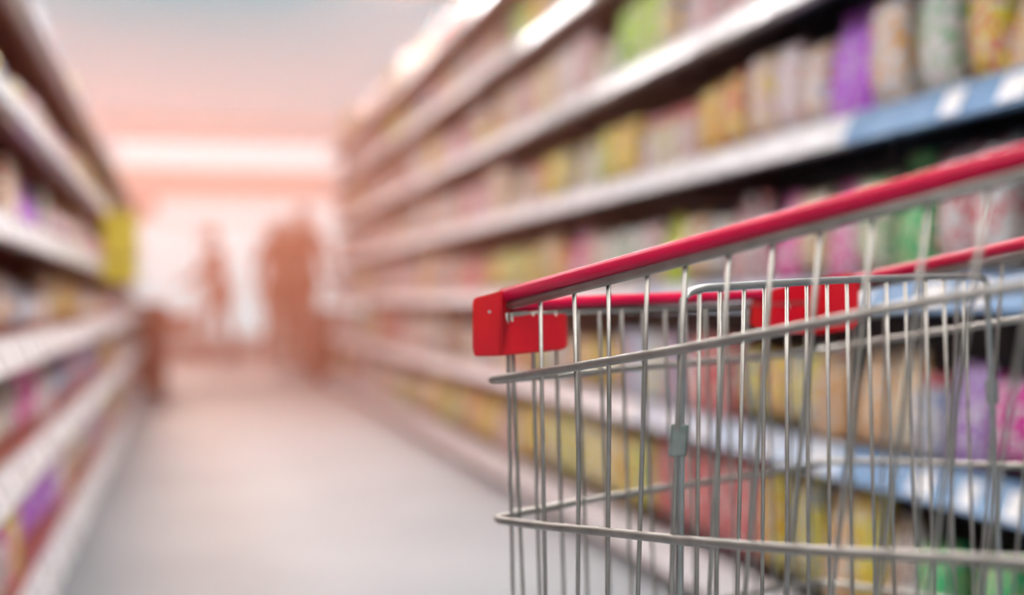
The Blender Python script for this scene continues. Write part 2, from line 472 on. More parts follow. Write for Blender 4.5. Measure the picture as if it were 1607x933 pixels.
def bottle_meshes(m, m2):
    bm = bmesh.new()
    lathe(bm, [(.42, 0), (.48, .02), (.49, .12), (.46, .30), (.49, .50), (.46, .62), (.26, .78), (.16, .84), (.16, .92)], 20)
    me = bpy.data.meshes.new('bottle'); bm.to_mesh(me); bm.free(); me.materials.append(m)
    bm = bmesh.new()
    lathe(bm, [(.19, .90), (.20, .91), (.20, .98), (.17, 1.0)], 16)
    l = bpy.data.meshes.new('cap'); bm.to_mesh(l); bm.free(); l.materials.append(m2)
    return me, l

MC = {}
def meshes(kind, colour):
    v = random.randrange(3)
    key = (kind, colour, v)
    if key in MC: return MC[key]
    if kind == 'snack_bag': r = (bag_mesh(pack_mat(colour, .22), v * 1.7), None)
    elif kind == 'food_pouch': r = (pouch_mesh(pack_mat(colour, .28), v), None)
    elif kind == 'carton': r = (carton_mesh(pack_mat(colour, .40), v), None)
    elif kind == 'lidded_jar': r = jar_meshes(pack_mat(colour, .12), pack_mat(random.choice(('white', 'red', 'gold')), .28))
    else: r = bottle_meshes(pack_mat(colour, .12), pack_mat(random.choice(('white', 'red', 'blue')), .28))
    MC[key] = r
    return r
KINDW = {'snack_bag': ('snack bag', 'bag'), 'food_pouch': ('stand-up pouch', 'pouch'), 'carton': ('carton', 'box'), 'lidded_jar': ('lidded jar', 'jar'), 'plastic_bottle': ('bottle', 'bottle')}
PART = {'lidded_jar': 'lid', 'plastic_bottle': 'cap'}

# what stands out in the photograph: rack, level, image columns, kind, colour, height
SPECIAL = [
    ('R', 4, 985, 1055, 'snack_bag', 'lime', .26), ('R', 4, 890, 940, 'snack_bag', 'white', .25), ('R', 4, 790, 860, 'snack_bag', 'pale pink', .24),
    ('R', 3, 1322, 1362, 'food_pouch', 'violet', .27), ('R', 3, 1555, 1607, 'snack_bag', 'yellow', .26), ('R', 3, 1190, 1300, 'snack_bag', 'pale pink', .24),
    ('R', 3, 1365, 1550, 'snack_bag', 'white', .27), ('R', 3, 1130, 1185, 'snack_bag', 'gold', .22), ('R', 3, 1040, 1100, 'lidded_jar', 'white', .22),
    ('R', 3, 960, 1030, 'snack_bag', 'yellow', .22), ('R', 3, 870, 910, 'snack_bag', 'yellow', .2), ('R', 3, 912, 955, 'food_pouch', 'white', .2),
    ('R', 3, 1025, 1040, 'food_pouch', 'violet', .2), ('R', 3, 1100, 1128, 'snack_bag', 'gold', .22),
    ('R', 2, 1052, 1098, 'food_pouch', 'lime', .21), ('R', 2, 1100, 1150, 'snack_bag', 'cream', .20), ('R', 2, 1155, 1180, 'food_pouch', 'red', .2),
    ('R', 2, 1182, 1215, 'plastic_bottle', 'white', .22), ('R', 2, 1225, 1258, 'food_pouch', 'magenta', .22), ('R', 2, 1262, 1345, 'snack_bag', 'cream', .21),
    ('R', 2, 1350, 1372, 'food_pouch', 'magenta', .23), ('R', 2, 1375, 1438, 'snack_bag', 'cream', .22), ('R', 2, 1440, 1505, 'food_pouch', 'green', .26),
    ('R', 2, 1508, 1607, 'snack_bag', 'white', .26), ('R', 2, 985, 1045, 'snack_bag', 'white', .2), ('R', 2, 780, 820, 'snack_bag', 'yellow', .18),
    ('R', 1, 940, 1010, 'snack_bag', 'gold', .18), ('R', 1, 1015, 1100, 'snack_bag', 'lilac', .19), ('R', 1, 1130, 1170, 'carton', 'pale pink', .2),
    ('R', 1, 1110, 1170, 'carton', 'red', .2), ('R', 1, 1175, 1300, 'snack_bag', 'yellow', .19), ('R', 1, 1305, 1345, 'plastic_bottle', 'orange', .2),
    ('R', 1, 1350, 1395, 'food_pouch', 'orange', .2), ('R', 1, 1396, 1425, 'plastic_bottle', 'white', .2), ('R', 1, 1430, 1470, 'food_pouch', 'cream', .2),
    ('R', 1, 1475, 1530, 'lidded_jar', 'white', .16), ('R', 1, 1535, 1580, 'food_pouch', 'lilac', .2), ('R', 1, 1582, 1620, 'snack_bag', 'magenta', .17),
    ('R', 1, 1000, 1100, 'carton', 'pale blue', .2), 
    ('R', 0, 1035, 1200, 'snack_bag', 'red', .27), ('R', 0, 1205, 1290, 'snack_bag', 'yellow', .28), ('R', 0, 1291, 1340, 'food_pouch', 'orange', .26),
    ('R', 0, 1341, 1400, 'snack_bag', 'yellow', .28), ('R', 0, 1401, 1440, 'food_pouch', 'brown', .24), ('R', 0, 1441, 1607, 'snack_bag', 'green', .22),
    ('R', 0, 835, 1030, 'snack_bag', 'yellow', .26), ('R', 0, 720, 800, 'snack_bag', 'gold', .22),
    ('L', 3, 0, 40, 'food_pouch', 'violet', .18), ('L', 2, 50, 100, 'snack_bag', 'gold', .17), ('L', 0, 0, 60, 'snack_bag', 'violet', .22),
    ('L', 1, 85, 130, 'snack_bag', 'lilac', .18), ('L', 1, 0, 30, 'snack_bag', 'magenta', .18), ('L', 4, 90, 130, 'snack_bag', 'gold', .18),
]
SHELFW = {0: 'bottom deck', 1: 'second shelf up', 2: 'third shelf up', 3: 'fourth shelf up', 4: 'fifth shelf up', 5: 'sixth shelf up', 6: 'top shelf'}
def stock(side, levels, y_start, y_end, topmost):
    tagS = 'R' if side > 0 else 'L'
    nm = 'right' if side > 0 else 'left'
    xf = XR if side > 0 else XL
    unit0, ub = (RY0, RB) if side > 0 else (LY0, LB)
    common = ['white'] * 7 + ['pale pink'] * 5 + ['cream'] * 4 + ['yellow'] * 3 + ['gold'] * 2 + ['orange', 'red', 'pale blue', 'lilac', 'magenta', 'lime', 'brown']
    for li, z in enumerate(levels):
        gap = (levels[li + 1] - z - .075) if li + 1 < len(levels) else topmost
        y = y_start; n = 0; run = 0; cur = None
        while y < y_end - .1:
            far = y > 6.5
            if run <= 0:
                kind = random.choices(['snack_bag', 'food_pouch', 'carton', 'lidded_jar', 'plastic_bottle'], [5, 3, 1.6, 1.4, 1.3])[0]
                col = random.choice(common); run = random.choice((1, 2, 2, 3)); hh = random.uniform(.62, .92)
                cur = (kind, col, hh)
            kind, col, hh = cur; run -= 1
            h = hh * gap
            px = proj_x(xf + side * .1, y + .07)
            for (s, l, a, b, k2, c2, h2) in SPECIAL:
                e0, e1 = sorted((proj_x(xf + side * .1, y), proj_x(xf + side * .1, y + .11)))
                if s == tagS and l == li and (a <= px <= b or (b - a < 70 and e0 <= (a + b) / 2 <= e1)):
                    kind, col, h = k2, c2, min(h2, gap * .98); run = 0
            wd = {'snack_bag': .15, 'food_pouch': .12, 'carton': .12, 'lidded_jar': .09, 'plastic_bottle': .075}[kind] * random.uniform(.9, 1.12)
            if kind == 'food_pouch' and col == 'violet': wd = .085
            if far and kind in ('snack_bag', 'food_pouch', 'carton'): wd *= 1.55
            if kind in ('lidded_jar',): h = min(h, .17)
            # keep clear of the uprights' bracket lines: nothing, the packs stand in front of them
            n += 1
            d = xf + side * (.035 + wd * .5 if kind in ('lidded_jar', 'plastic_bottle') else .085 + random.uniform(0, .02))
            me, lid = meshes(kind, col)
            o = bpy.data.objects.new(kind, me); C.objects.link(o)
            o.location = (d, y + wd / 2, z + .0005)
            dsc = wd if kind in ('lidded_jar', 'plastic_bottle') else (.24 if kind == 'carton' else .22 if kind == 'food_pouch' else .26) * (1.0)
            o.scale = (dsc, wd * .96, h)
            tilt = random.gauss(0, .06) if kind in ('snack_bag', 'food_pouch') and abs(h) < gap * .93 else 0
            tilt = 0 if far else max(-.05, min(.05, tilt))
            if tilt: o.location.z += abs(math.sin(tilt)) * wd * .46; h *= random.uniform(.92, 1.0)
            o.rotation_euler = (tilt, 0, (math.pi if side > 0 else 0) + random.uniform(-.06, .06))
            o.scale.z = h
            w2, cat = KINDW[kind]
            tag(o, '%s %s, %s from the near end, %s of the %s rack' % (col, w2, ordinal(n), SHELFW[li] if not (side < 0 and li == 5) else 'top shelf', nm), cat,
                'packs on the %s of the %s rack' % (SHELFW[li] if not (side < 0 and li == 5) else 'top shelf', nm))
            if lid is not None:
                p = bpy.data.objects.new(PART[kind], lid); C.objects.link(p); p.parent = o
            y += wd + random.choice((.004, .008, .012, .03)) + abs(tilt) * h * .6
stock(1, R_LEV, 1.84, RY0 + RB * RN, .26)
stock(-1, L_LEV, 2.75, LY0 + LB * LN, .22)

# ------------------------------------------------------------ the shopping cart
def P(x, y, w):
    z = 1.0 / w
    xc = (x - W / 2) / FPX * z
    yc = (H / 2 - y) / FPX * z
    d = FWD * math.cos(PITCH) + Vector((0, 0, 1)) * math.sin(PITCH)
    u = Vector((0, 0, 1)) * math.cos(PITCH) - FWD * math.sin(PITCH)
    return Vector((0, 0, CAMZ)) + d * z + RGT * xc + u * yc

def plane_through(p1, p2, p3):
    """a flat panel given by three corners: inverse depth is affine over the view"""
    (x1, y1, w1), (x2, y2, w2), (x3, y3, w3) = p1, p2, p3
    det = (x2 - x1) * (y3 - y1) - (x3 - x1) * (y2 - y1)
    a = ((w2 - w1) * (y3 - y1) - (w3 - w1) * (y2 - y1)) / det
    b = ((x2 - x1) * (w3 - w1) - (x3 - x1) * (w2 - w1)) / det
    return lambda x, y: w1 + a * (x - x1) + b * (y - y1)
NEAR = lambda x, y: .8 + .000623 * (x - 800) - .00006 * (y - 470)
FRONT = plane_through((800, 470, .8), (775, 815, NEAR(775, 815)), (1282, 447, .645))
FAR = plane_through((1282, 447, .645), (1607, 382, .750), (1300, 728, FRONT(1300, 728)))
GATE = plane_through((1070, 480, NEAR(1070, 480) - .012), (1550, 440, FAR(1550, 440) + .006), (1062, 933, NEAR(1062, 933) - .012))
def on(pl, pts, dw=0): return [P(x, y, pl(x, y) + dw) for x, y in pts]

base = P(1500, 470, .95); root_loc = Vector((base.x, base.y, 0))
cart = thing('shopping_cart', 'wire shopping cart with red rim sleeves and red corner guards beside the right rack', 'shopping cart', root_loc)
def part(name, bm, m, parent=None, smooth=False):
    bmesh.ops.translate(bm, verts=bm.verts, vec=-root_loc)
    return meshobj(name, bm, m, parent or cart, smooth)

# near side: rim sleeve, rim wire
def lerp(a, b, t): return a + (b - a) * t
nr0, nr1 = P(788, 465, NEAR(788, 465)), P(1607, 245, NEAR(1607, 245))
dirn = (nr1 - nr0).normalized()
SLEN = (nr1 - nr0).length + .22
bm = bmesh.new(); add_tube(bm, [nr0, nr0 + dirn * .004, nr0 + dirn * SLEN], [.0052, .0066, .0066], 20, rv=None); 
o = part('rim_sleeve', bm, M['red'])
nw0, nw1 = P(789, 482, NEAR(789, 482)), P(1607, 273, NEAR(1607, 273))
dw = (nw1 - nw0).normalized()
bm = bmesh.new(); add_tube(bm, [nw0, nw0 + dw * (SLEN + .06)], .0038, 14)
add_tube(bm, [P(791, 464, NEAR(791, 464) + .004) - dirn * .004, P(791, 464, NEAR(791, 464) + .004) + dirn * .004], .0026, 10)
part('rim_wire', bm, M['wire'])

# front: sleeve and wire
fr = on(FRONT, [(800, 478), (889, 474), (1075, 466.5), (1200, 462)])
bm = bmesh.new(); add_tube(bm, fr, .0057, 18); part('rim_sleeve', bm, M['red'])
fw = on(FRONT, [(800, 492), (889, 488), (1075, 482), (1195, 478), (1275, 474)])
bm = bmesh.new(); add_tube(bm, fw, .0036, 12); part('rim_wire', bm, M['wire'])
# far: sleeve and wire
f0, f1 = P(1340, 440, FAR(1340, 440)), P(1607, 382, FAR(1607, 382)); df = (f1 - f0).normalized(); FLEN = (f1 - f0).length + .35
bm = bmesh.new(); add_tube(bm, [f0, f0 + df * FLEN], .0062, 18); part('rim_sleeve', bm, M['red'])
g0, g1 = P(1330, 456, FAR(1330, 456)), P(1607, 400, FAR(1607, 400)); dg = (g1 - g0).normalized()
bm = bmesh.new(); add_tube(bm, [g0, g0 + dg * FLEN], .0036, 12); part('rim_wire', bm, M['wire'])

# horizontal ring wires: near side, round the front, along the far side
def ring(near, front, far, ext):
    a = on(NEAR, near, .004); b = on(FRONT, front, -.003); c = on(FAR, far, -.002)
    first = a[-1] + (a[-1] - a[-2]).normalized() * ext
    last = c[-1] + (c[-1] - c[-2]).normalized() * (ext + .12)
    pts = [first] + a[::-1] + b + c + [last]
    bm = bmesh.new(); add_tube(bm, smooth_path(pts, .018, 7), .0036, 14)
    part('ring_wire', bm, M['wire'])
ring([(763, 596), (836, 586), (951, 567), (1066, 548), (1300, 504), (1449, 474), (1607, 447)],
     [(875, 589), (970, 578), (1086, 569), (1229, 557), (1292, 549)], [(1394, 532), (1607, 500)], .25)
ring([(773, 814), (855, 825), (951, 834), (1067, 847), (1229, 860), (1300, 865), (1453, 873), (1607, 882)],
     [(842, 799), (953, 779), (1046, 764), (1162, 748), (1229, 738), (1300, 724)], [(1352, 724), (1607, 731)], .25)
ring([(780, 1015), (1067, 1085), (1300, 1150), (1607, 1235)], [(950, 975), (1220, 923), (1290, 911)], [(1357, 921), (1607, 958)], .2)

# upright wires, one mesh for each wall of the basket
YB = 1150
def uprights(name, pl, wires, r, dw=0, yb=YB, m='wire'):
    bm = bmesh.new()
    for pts in wires:
        (xa, ya), (xb, yb_) = pts[-2], pts[-1]
        ext = (xb + (xb - xa) / (yb_ - ya) * (yb - yb_), yb)
        q = on(pl, list(pts) + [ext], dw)
        add_tube(bm, q, r, 10)
    return part(name, bm, M[m])
uprights('basket_side', NEAR, [
    [(848, 470), (852, 718), (856, 933)], [(901, 456), (908, 718), (907, 933)], [(955, 443), (956, 650), (953, 933)], [(1016, 428), (1010, 640), (1001, 933)],
    [(1076, 413), (1062, 690), (1053, 933)], [(1144, 396), (1128, 680), (1113, 933)], [(1213, 378), (1191, 680), (1169, 933)], [(1288, 360), (1258, 690), (1233, 933)],
    [(1371, 340), (1335, 680), (1305, 933)], [(1459, 316), (1418, 640), (1376, 933)], [(1553, 290), (1505, 590), (1457, 933)], [(1654, 262), (1592, 600), (1537, 933)],
    [(1760, 235), (1690, 600), (1622, 933)], [(1870, 205), (1790, 600), (1710, 933)]], .00185, -.003)
ft = [796, 802, 835, 871, 906, 940, 975, 1009, 1043, 1074, 1106, 1138, 1170, 1203, 1235, 1266]
fb = [9, 19, 12, 14, 16, 17, 16, 18, 18, 18, 18, 18, 16, 14, 12, 8]
uprights('basket_front', FRONT, [[(x, 490 - (x - 800) * .03), (x + d * .45, 700), (x + d, 933)] for x, d in zip(ft, fb)], .0018, .002, 1020)
uprights('basket_side', FAR, [
    [(1340, 453), (1338, 700), (1335, 933)], [(1391, 443), (1386, 700), (1381, 933)], [(1448, 432), (1445, 700), (1438, 933)], [(1504, 420), (1497, 640), (1487, 933)],
    [(1574, 405), (1560, 600), (1541, 933)], [(1652, 390), (1612, 700), (1590, 933)], [(1730, 372), (1680, 700), (1650, 933)]], .0018, 0, 1020)

# inner gate between the two sides
gate_path = [(1058, 1150), (1066, 933), (1068, 755), (1069, 600), (1070, 500), (1073, 462), (1100, 452), (1165, 448), (1234, 443.5), (1300, 440), (1370, 437), (1460, 434.5), (1532, 433),
             (1548, 440), (1552, 520), (1560, 700), (1569, 933), (1577, 1080)]
bm = bmesh.new(); add_tube(bm, smooth_path(on(GATE, gate_path), .012, 6), .0031, 14)
gate = part('child_seat_gate', bm, M['wire_dark'])
gw = [((1098, 455), (1093, 933)), ((1130, 452), (1124, 933)), ((1168, 450), (1157, 933)), ((1200, 448), (1196, 933)), ((1235, 446), (1235, 933)), ((1266, 444), (1269, 933)),
      ((1298, 442), (1303, 933)), ((1329, 440), (1338, 933)), ((1362, 440), (1374, 933)), ((1391, 438), (1404, 933)), ((1420, 438), (1440, 933)), ((1452, 437), (1466, 933)),
      ((1480, 436), (1499, 933)), ((1512, 435), (1529, 933))]
bm = bmesh.new()
for a, b in gw:
    e = (b[0] + (b[0] - a[0]) * .35, 933 + 150)
    add_tube(bm, on(GATE, [a, b, e]), .0017, 10)
part('gate_bars', bm, M['wire'], gate)
def clip(x, y, pl, dwv, hw, hh, tilt):
    """sheet-steel sleeve folded round two wires"""
    bm = bmesh.new()
    w0 = pl(x, y) + dwv
    n = 12
    rings = []
    for (vy, k) in ((-1, .93), (-.9, 1), (.9, 1), (1, .93)):
        c = P(x - tilt * vy, y + vy * hh, w0)
        rr = []
        for i in range(n):
            a = 2 * math.pi * i / n
            cx = math.copysign(abs(math.cos(a)) ** .5, math.cos(a)); sy = math.copysign(abs(math.sin(a)) ** .6, math.sin(a))
            rr.append(bm.verts.new(c + RGT * cx * hw * k + FWD * sy * hw * .65 * k))
        rings.append(rr)
    for a, b in zip(rings, rings[1:]):
        for i in range(n): bm.faces.new((a[i], a[(i + 1) % n], b[(i + 1) % n], b[i]))
    bm.faces.new(rings[0][::-1]); bm.faces.new(rings[-1])
    bmesh.ops.recalc_face_normals(bm, faces=bm.faces)
    return part('hinge_clip', bm, M['clip'], gate)
clip(1065, 690, NEAR, -.006, .0068, 25, 2)
clip(1557, 615, FAR, .004, .0062, 18, -1)

# corner guards: folded plates round the two front corners
def guard(outline, thick, bev):
    """outline: list of columns (x, ytop, ybottom, w) from one end to the other"""
    bm = bmesh.new()
    fr = []; bk = []
    for (x, yt, yb, w_) in outline:
        t = P(x, yt, w_); b = P(x, yb, w_)
        fr.append((bm.verts.new(t), bm.verts.new(b)))
        off = FWD * thick + RGT * thick * .25
        bk.append((bm.verts.new(t + off), bm.verts.new(b + off)))
    n = len(outline)
    for i in range(n - 1):
        bm.faces.new((fr[i][0], fr[i + 1][0], fr[i + 1][1], fr[i][1]))
        bm.faces.new((bk[i][1], bk[i + 1][1], bk[i + 1][0], bk[i][0]))
        bm.faces.new((fr[i][1], fr[i + 1][1], bk[i + 1][1], bk[i][1]))
        bm.faces.new((bk[i][0], bk[i + 1][0], fr[i + 1][0], fr[i][0]))
    bm.faces.new((fr[0][0], fr[0][1], bk[0][1], bk[0][0])); bm.faces.new((fr[-1][1], fr[-1][0], bk[-1][0], bk[-1][1]))
    bmesh.ops.recalc_face_normals(bm, faces=bm.faces)
    es = [e for e in bm.edges if e.calc_face_angle(0) > .5]
    bmesh.ops.bevel(bm, geom=es, offset=bev, segments=3, affect='EDGES')
    for f in bm.faces: f.smooth = False
    return part('corner_guard', bm, M['red2'])
g1_ = guard([(741, 473, 545, .792), (744, 467, 559, .794), (770, 461, 558.5, .800), (786, 456, 558, .803), (796, 457, 557, .800), (830, 462, 554, FRONT(830, 500) + .004),
             (880, 466, 549, FRONT(880, 500) + .004), (887, 470, 545, FRONT(887, 500) + .004)], .012, .0012)
g2_ = guard([(1178, 478, 510, FRONT(1178, 490) + .004), (1186, 458, 515, FRONT(1186, 490) + .004), (1205, 453, 518, FRONT(1205, 490) + .004), (1270, 440, 524, FRONT(1270, 490) + .004),
             (1284, 437, 524, .652), (1318, 430, 519, FAR(1318, 480) + .012), (1335, 426, 516, FAR(1335, 480) + .012), (1349, 448, 508, FAR(1349, 480) + .012)], .014, .0012)
bm = bmesh.new()
c = P(768, 489, .806); add_tube(bm, [c, c + FWD * .004], .0014, 10)
part('screw', bm, M['screw'], g1_)

# basket floor, rear hoop, handle, chassis and casters (below and beside the view)
def bottom_pt(pl, x, y): return P(x, y, pl(x, y))
bn0, bn1 = bottom_pt(NEAR, 790, YB), bottom_pt(NEAR, 1607, YB)
dn = (bn1 - bn0); dn.z = 0; dn.normalize()
zb = bn0.z
bf0 = bottom_pt(FRONT, 1290, 1020); bf0.z = zb; bn0.z = zb
dfar = (bottom_pt(FAR, 1607, 1000) - bottom_pt(FAR, 1300, 1000)); dfar.z = 0; dfar.normalize()
cn = bn0 + dn * .66; cf = bf0 + dn * .66
bm = bmesh.new(); add_tube(bm, smooth_path([cn, bn0, bf0, cf], .02), .004, 12)
nb = 12
for i in range(1, nb):
    t = i / nb; add_tube(bm, [bn0.lerp(bf0, t), cn.lerp(cf, t)], .0018, 8)
for i in range(1, 7): add_tube(bm, [bn0.lerp(cn, i / 6), bf0.lerp(cf, i / 6)], .0025, 8)
part('basket_floor', bm, M['wire'])
hn = nr0 + dirn * (SLEN + .02); hf = f0 + df * FLEN
bm = bmesh.new(); add_tube(bm, smooth_path([nw0 + dw * (SLEN + .06), hn + Vector((0, 0, .02)) + dirn * .05, hf + Vector((0, 0, .02)) + dirn * .05, hf - Vector((0, 0, .01))], .03), .008, 14)
part('handle_frame', bm, M['wire'])
bm = bmesh.new(); a_, b_ = hn + Vector((0, 0, .02)) + dirn * .05, hf + Vector((0, 0, .02)) + dirn * .05
add_tube(bm, [a_.lerp(b_, .1), a_.lerp(b_, .9)], .013, 16)
part('handle_grip', bm, M['red'])
lat = (bf0 - bn0).normalized()
for (p_, q_, s) in ((bn0, cn, 1), (bf0, cf, -1)):
    bm = bmesh.new()
    inn = lat * .03 * s
    a = Vector((p_.x, p_.y, .16)) + inn + dn * .03; b = Vector((q_.x, q_.y, .16)) + inn + dn * .02
    add_tube(bm, smooth_path([a, b, Vector((b.x, b.y, .30)) + dn * .02, Vector((q_.x, q_.y, zb)) + inn * .2], .03), .011, 14)
    add_tube(bm, [a + dn * .12, Vector((p_.x, p_.y, zb)) + dn * .2 + inn * .2], .008, 12)
    part('chassis_tube', bm, M['wire'])
    for e in (a + dn * .03, b - dn * .04):
        bm = bmesh.new()
        add_tube(bm, [e, e - Vector((0, 0, .03))], .012, 12)
        for sd in (-1, 1):
            k = lat * .018 * sd
            add_tube(bm, [e - Vector((0, 0, .03)) + k, e - Vector((0, 0, .10)) + k + dn * .02], .006, 8)
        cs = part('caster', bm, M['wire_dark'])
        bm = bmesh.new()
        ctr = Vector((e.x, e.y, .06)) + dn * .02
        add_tube(bm, [ctr - lat * .013, ctr - lat * .010, ctr + lat * .010, ctr + lat * .013], [.054, .06, .06, .054], 24)
        part('wheel', bm, M['rubber'], cs)
bm = bmesh.new()
aa = Vector((bn0.x, bn0.y, .16)) + lat * .03 + dn * .03; bb = Vector((bf0.x, bf0.y, .16)) - lat * .03 + dn * .03
add_tube(bm, [aa, bb], .010, 12); add_tube(bm, [aa + dn * .55, bb + dn * .55], .010, 12)
part('chassis_crossbar', bm, M['wire'])

# ------------------------------------------------------------ things at the far end of the racks
def bin_(px, z, h, w_, label):
    p = floor_at(px, z)
    t = thing('litter_bin', label, 'bin', p)
    bm = bmesh.new()
    n = 20
    def sq(k, r, zz):
        a = 2 * math.pi * k / n + math.pi / 4
        c, s = math.cos(a), math.sin(a)
        return (r * math.copysign(abs(c) ** .4, c), r * math.copysign(abs(s) ** .4, s), zz)
    rings = [[bm.verts.new(sq(k, r, zz)) for k in range(n)] for r, zz in ((w_ * .40, 0), (w_ * .42, .02), (w_ * .5, h * .86), (w_ * .52, h * .87), (w_ * .52, h * .9))]
    for a, b in zip(rings, rings[1:]):
        for k in range(n): bm.faces.new((a[k], a[(k + 1) % n], b[(k + 1) % n], b[k]))
    bm.faces.new(rings[0][::-1]); bm.faces.new(rings[-1])
    meshobj('bin_body', bm, M['maroon'], t)
    bm = bmesh.new()
    rings = [[bm.verts.new(sq(k, r, zz)) for k in range(n)] for r, zz in ((w_ * .5, h * .9), (w_ * .5, h * .94), (w_ * .36, h))]
    for a, b in zip(rings, rings[1:]):
        for k in range(n): bm.faces.new((a[k], a[(k + 1) % n], b[(k + 1) % n], b[k]))
    bm.faces.new(rings[0][::-1]); bm.faces.new(rings[-1])
    meshobj('bin_lid', bm, M['maroon'], t)
    return t
bin_(237, 12.0, .78, .32, 'haze-tinted maroon upright bin standing at the far end of the left rack')
bin_(508, 13.9, .72, .32, 'haze-tinted maroon upright bin standing at the far end of the right rack')
p = floor_at(193, 5.5)
t = thing('hanging_sign', 'yellow card sign sticking out into the aisle from the left rack', 'sign', (XL + .036, p.y, .87))
bm = bmesh.new(); add_box(bm, .0, .135, -.004, .004, 0, .27); bmesh.ops.bevel(bm, geom=list(bm.edges), offset=.003, segments=1, affect='EDGES'); meshobj('sign_board', bm, M['yellow'], t)
bm = bmesh.new(); add_tube(bm, [(-.035, 0, .09), (.12, 0, .09)], .006, 8); meshobj('sign_bracket', bm, M['navy'], t)

# ------------------------------------------------------------ people
def skinned(name, verts, edges, radii, m, parent, root=0, sub=2):
    me = bpy.data.meshes.new(name)
    me.from_pydata([Vector(v) for v in verts], edges, [])
    o = bpy.data.objects.new(name, me); C.objects.link(o)
    md = o.modifiers.new('skin', 'SKIN'); md.use_smooth_shade = True
    sv = me.skin_vertices[0].data if me.skin_vertices else None
    if sv is None:
        bpy.context.view_layer.objects.active = o
        me.attributes
    for i, r in enumerate(radii):
        me.skin_vertices[0].data[i].radius = (r, r) if not isinstance(r, tuple) else r
    me.skin_vertices[0].data[root].use_root = True
    s = o.modifiers.new('sub', 'SUBSURF'); s.levels = sub; s.render_levels = sub
    me.materials.append(m)
    if parent is not None: o.parent = parent
    return o

def head_mesh(bm, c, r, yaw):
    """an egg-shaped head with brow, nose, mouth ridge, chin and ears; faces +x before turning by yaw"""
    n, mrow = 20, 14
    rings = []
    for j in range(1, mrow):
        v = math.pi * j / mrow
        zz = math.cos(v); rr = math.sin(v)
        ring_ = []
        for k in range(n):
            a = 2 * math.pi * k / n
            x = rr * math.cos(a) * .95; y = rr * math.sin(a) * .78; z = zz * 1.22
            if z < -.3: x *= 1 - .20 * (-z - .3); y *= 1 - .35 * (-z - .3)
            f = max(0, math.cos(a)) ** 14
            x += f * (.22 * math.exp(-((z + .12) / .16) ** 2) + .07 * math.exp(-((z - .18) / .1) ** 2) + .07 * math.exp(-((z + .48) / .08) ** 2) + .08 * math.exp(-((z + .85) / .16) ** 2))
            e = max(0, abs(math.sin(a))) ** 30
            y += math.copysign(e * .14 * math.exp(-((z + .02) / .22) ** 2), math.sin(a))
            X = x * math.cos(yaw) - y * math.sin(yaw); Y = x * math.sin(yaw) + y * math.cos(yaw)
            ring_.append(bm.verts.new((c[0] + X * r, c[1] + Y * r, c[2] + z * r)))
        rings.append(ring_)
    top = bm.verts.new((c[0], c[1], c[2] + 1.22 * r)); bot = bm.verts.new((c[0], c[1], c[2] - 1.15 * r))
    for a, b in zip(rings, rings[1:]):
        for k in range(n): bm.faces.new((a[k], b[k], b[(k + 1) % n], a[(k + 1) % n])).smooth = True
    for k in range(n):
        bm.faces.new((top, rings[0][k], rings[0][(k + 1) % n])); bm.faces.new((bot, rings[-1][(k + 1) % n], rings[-1][k]))

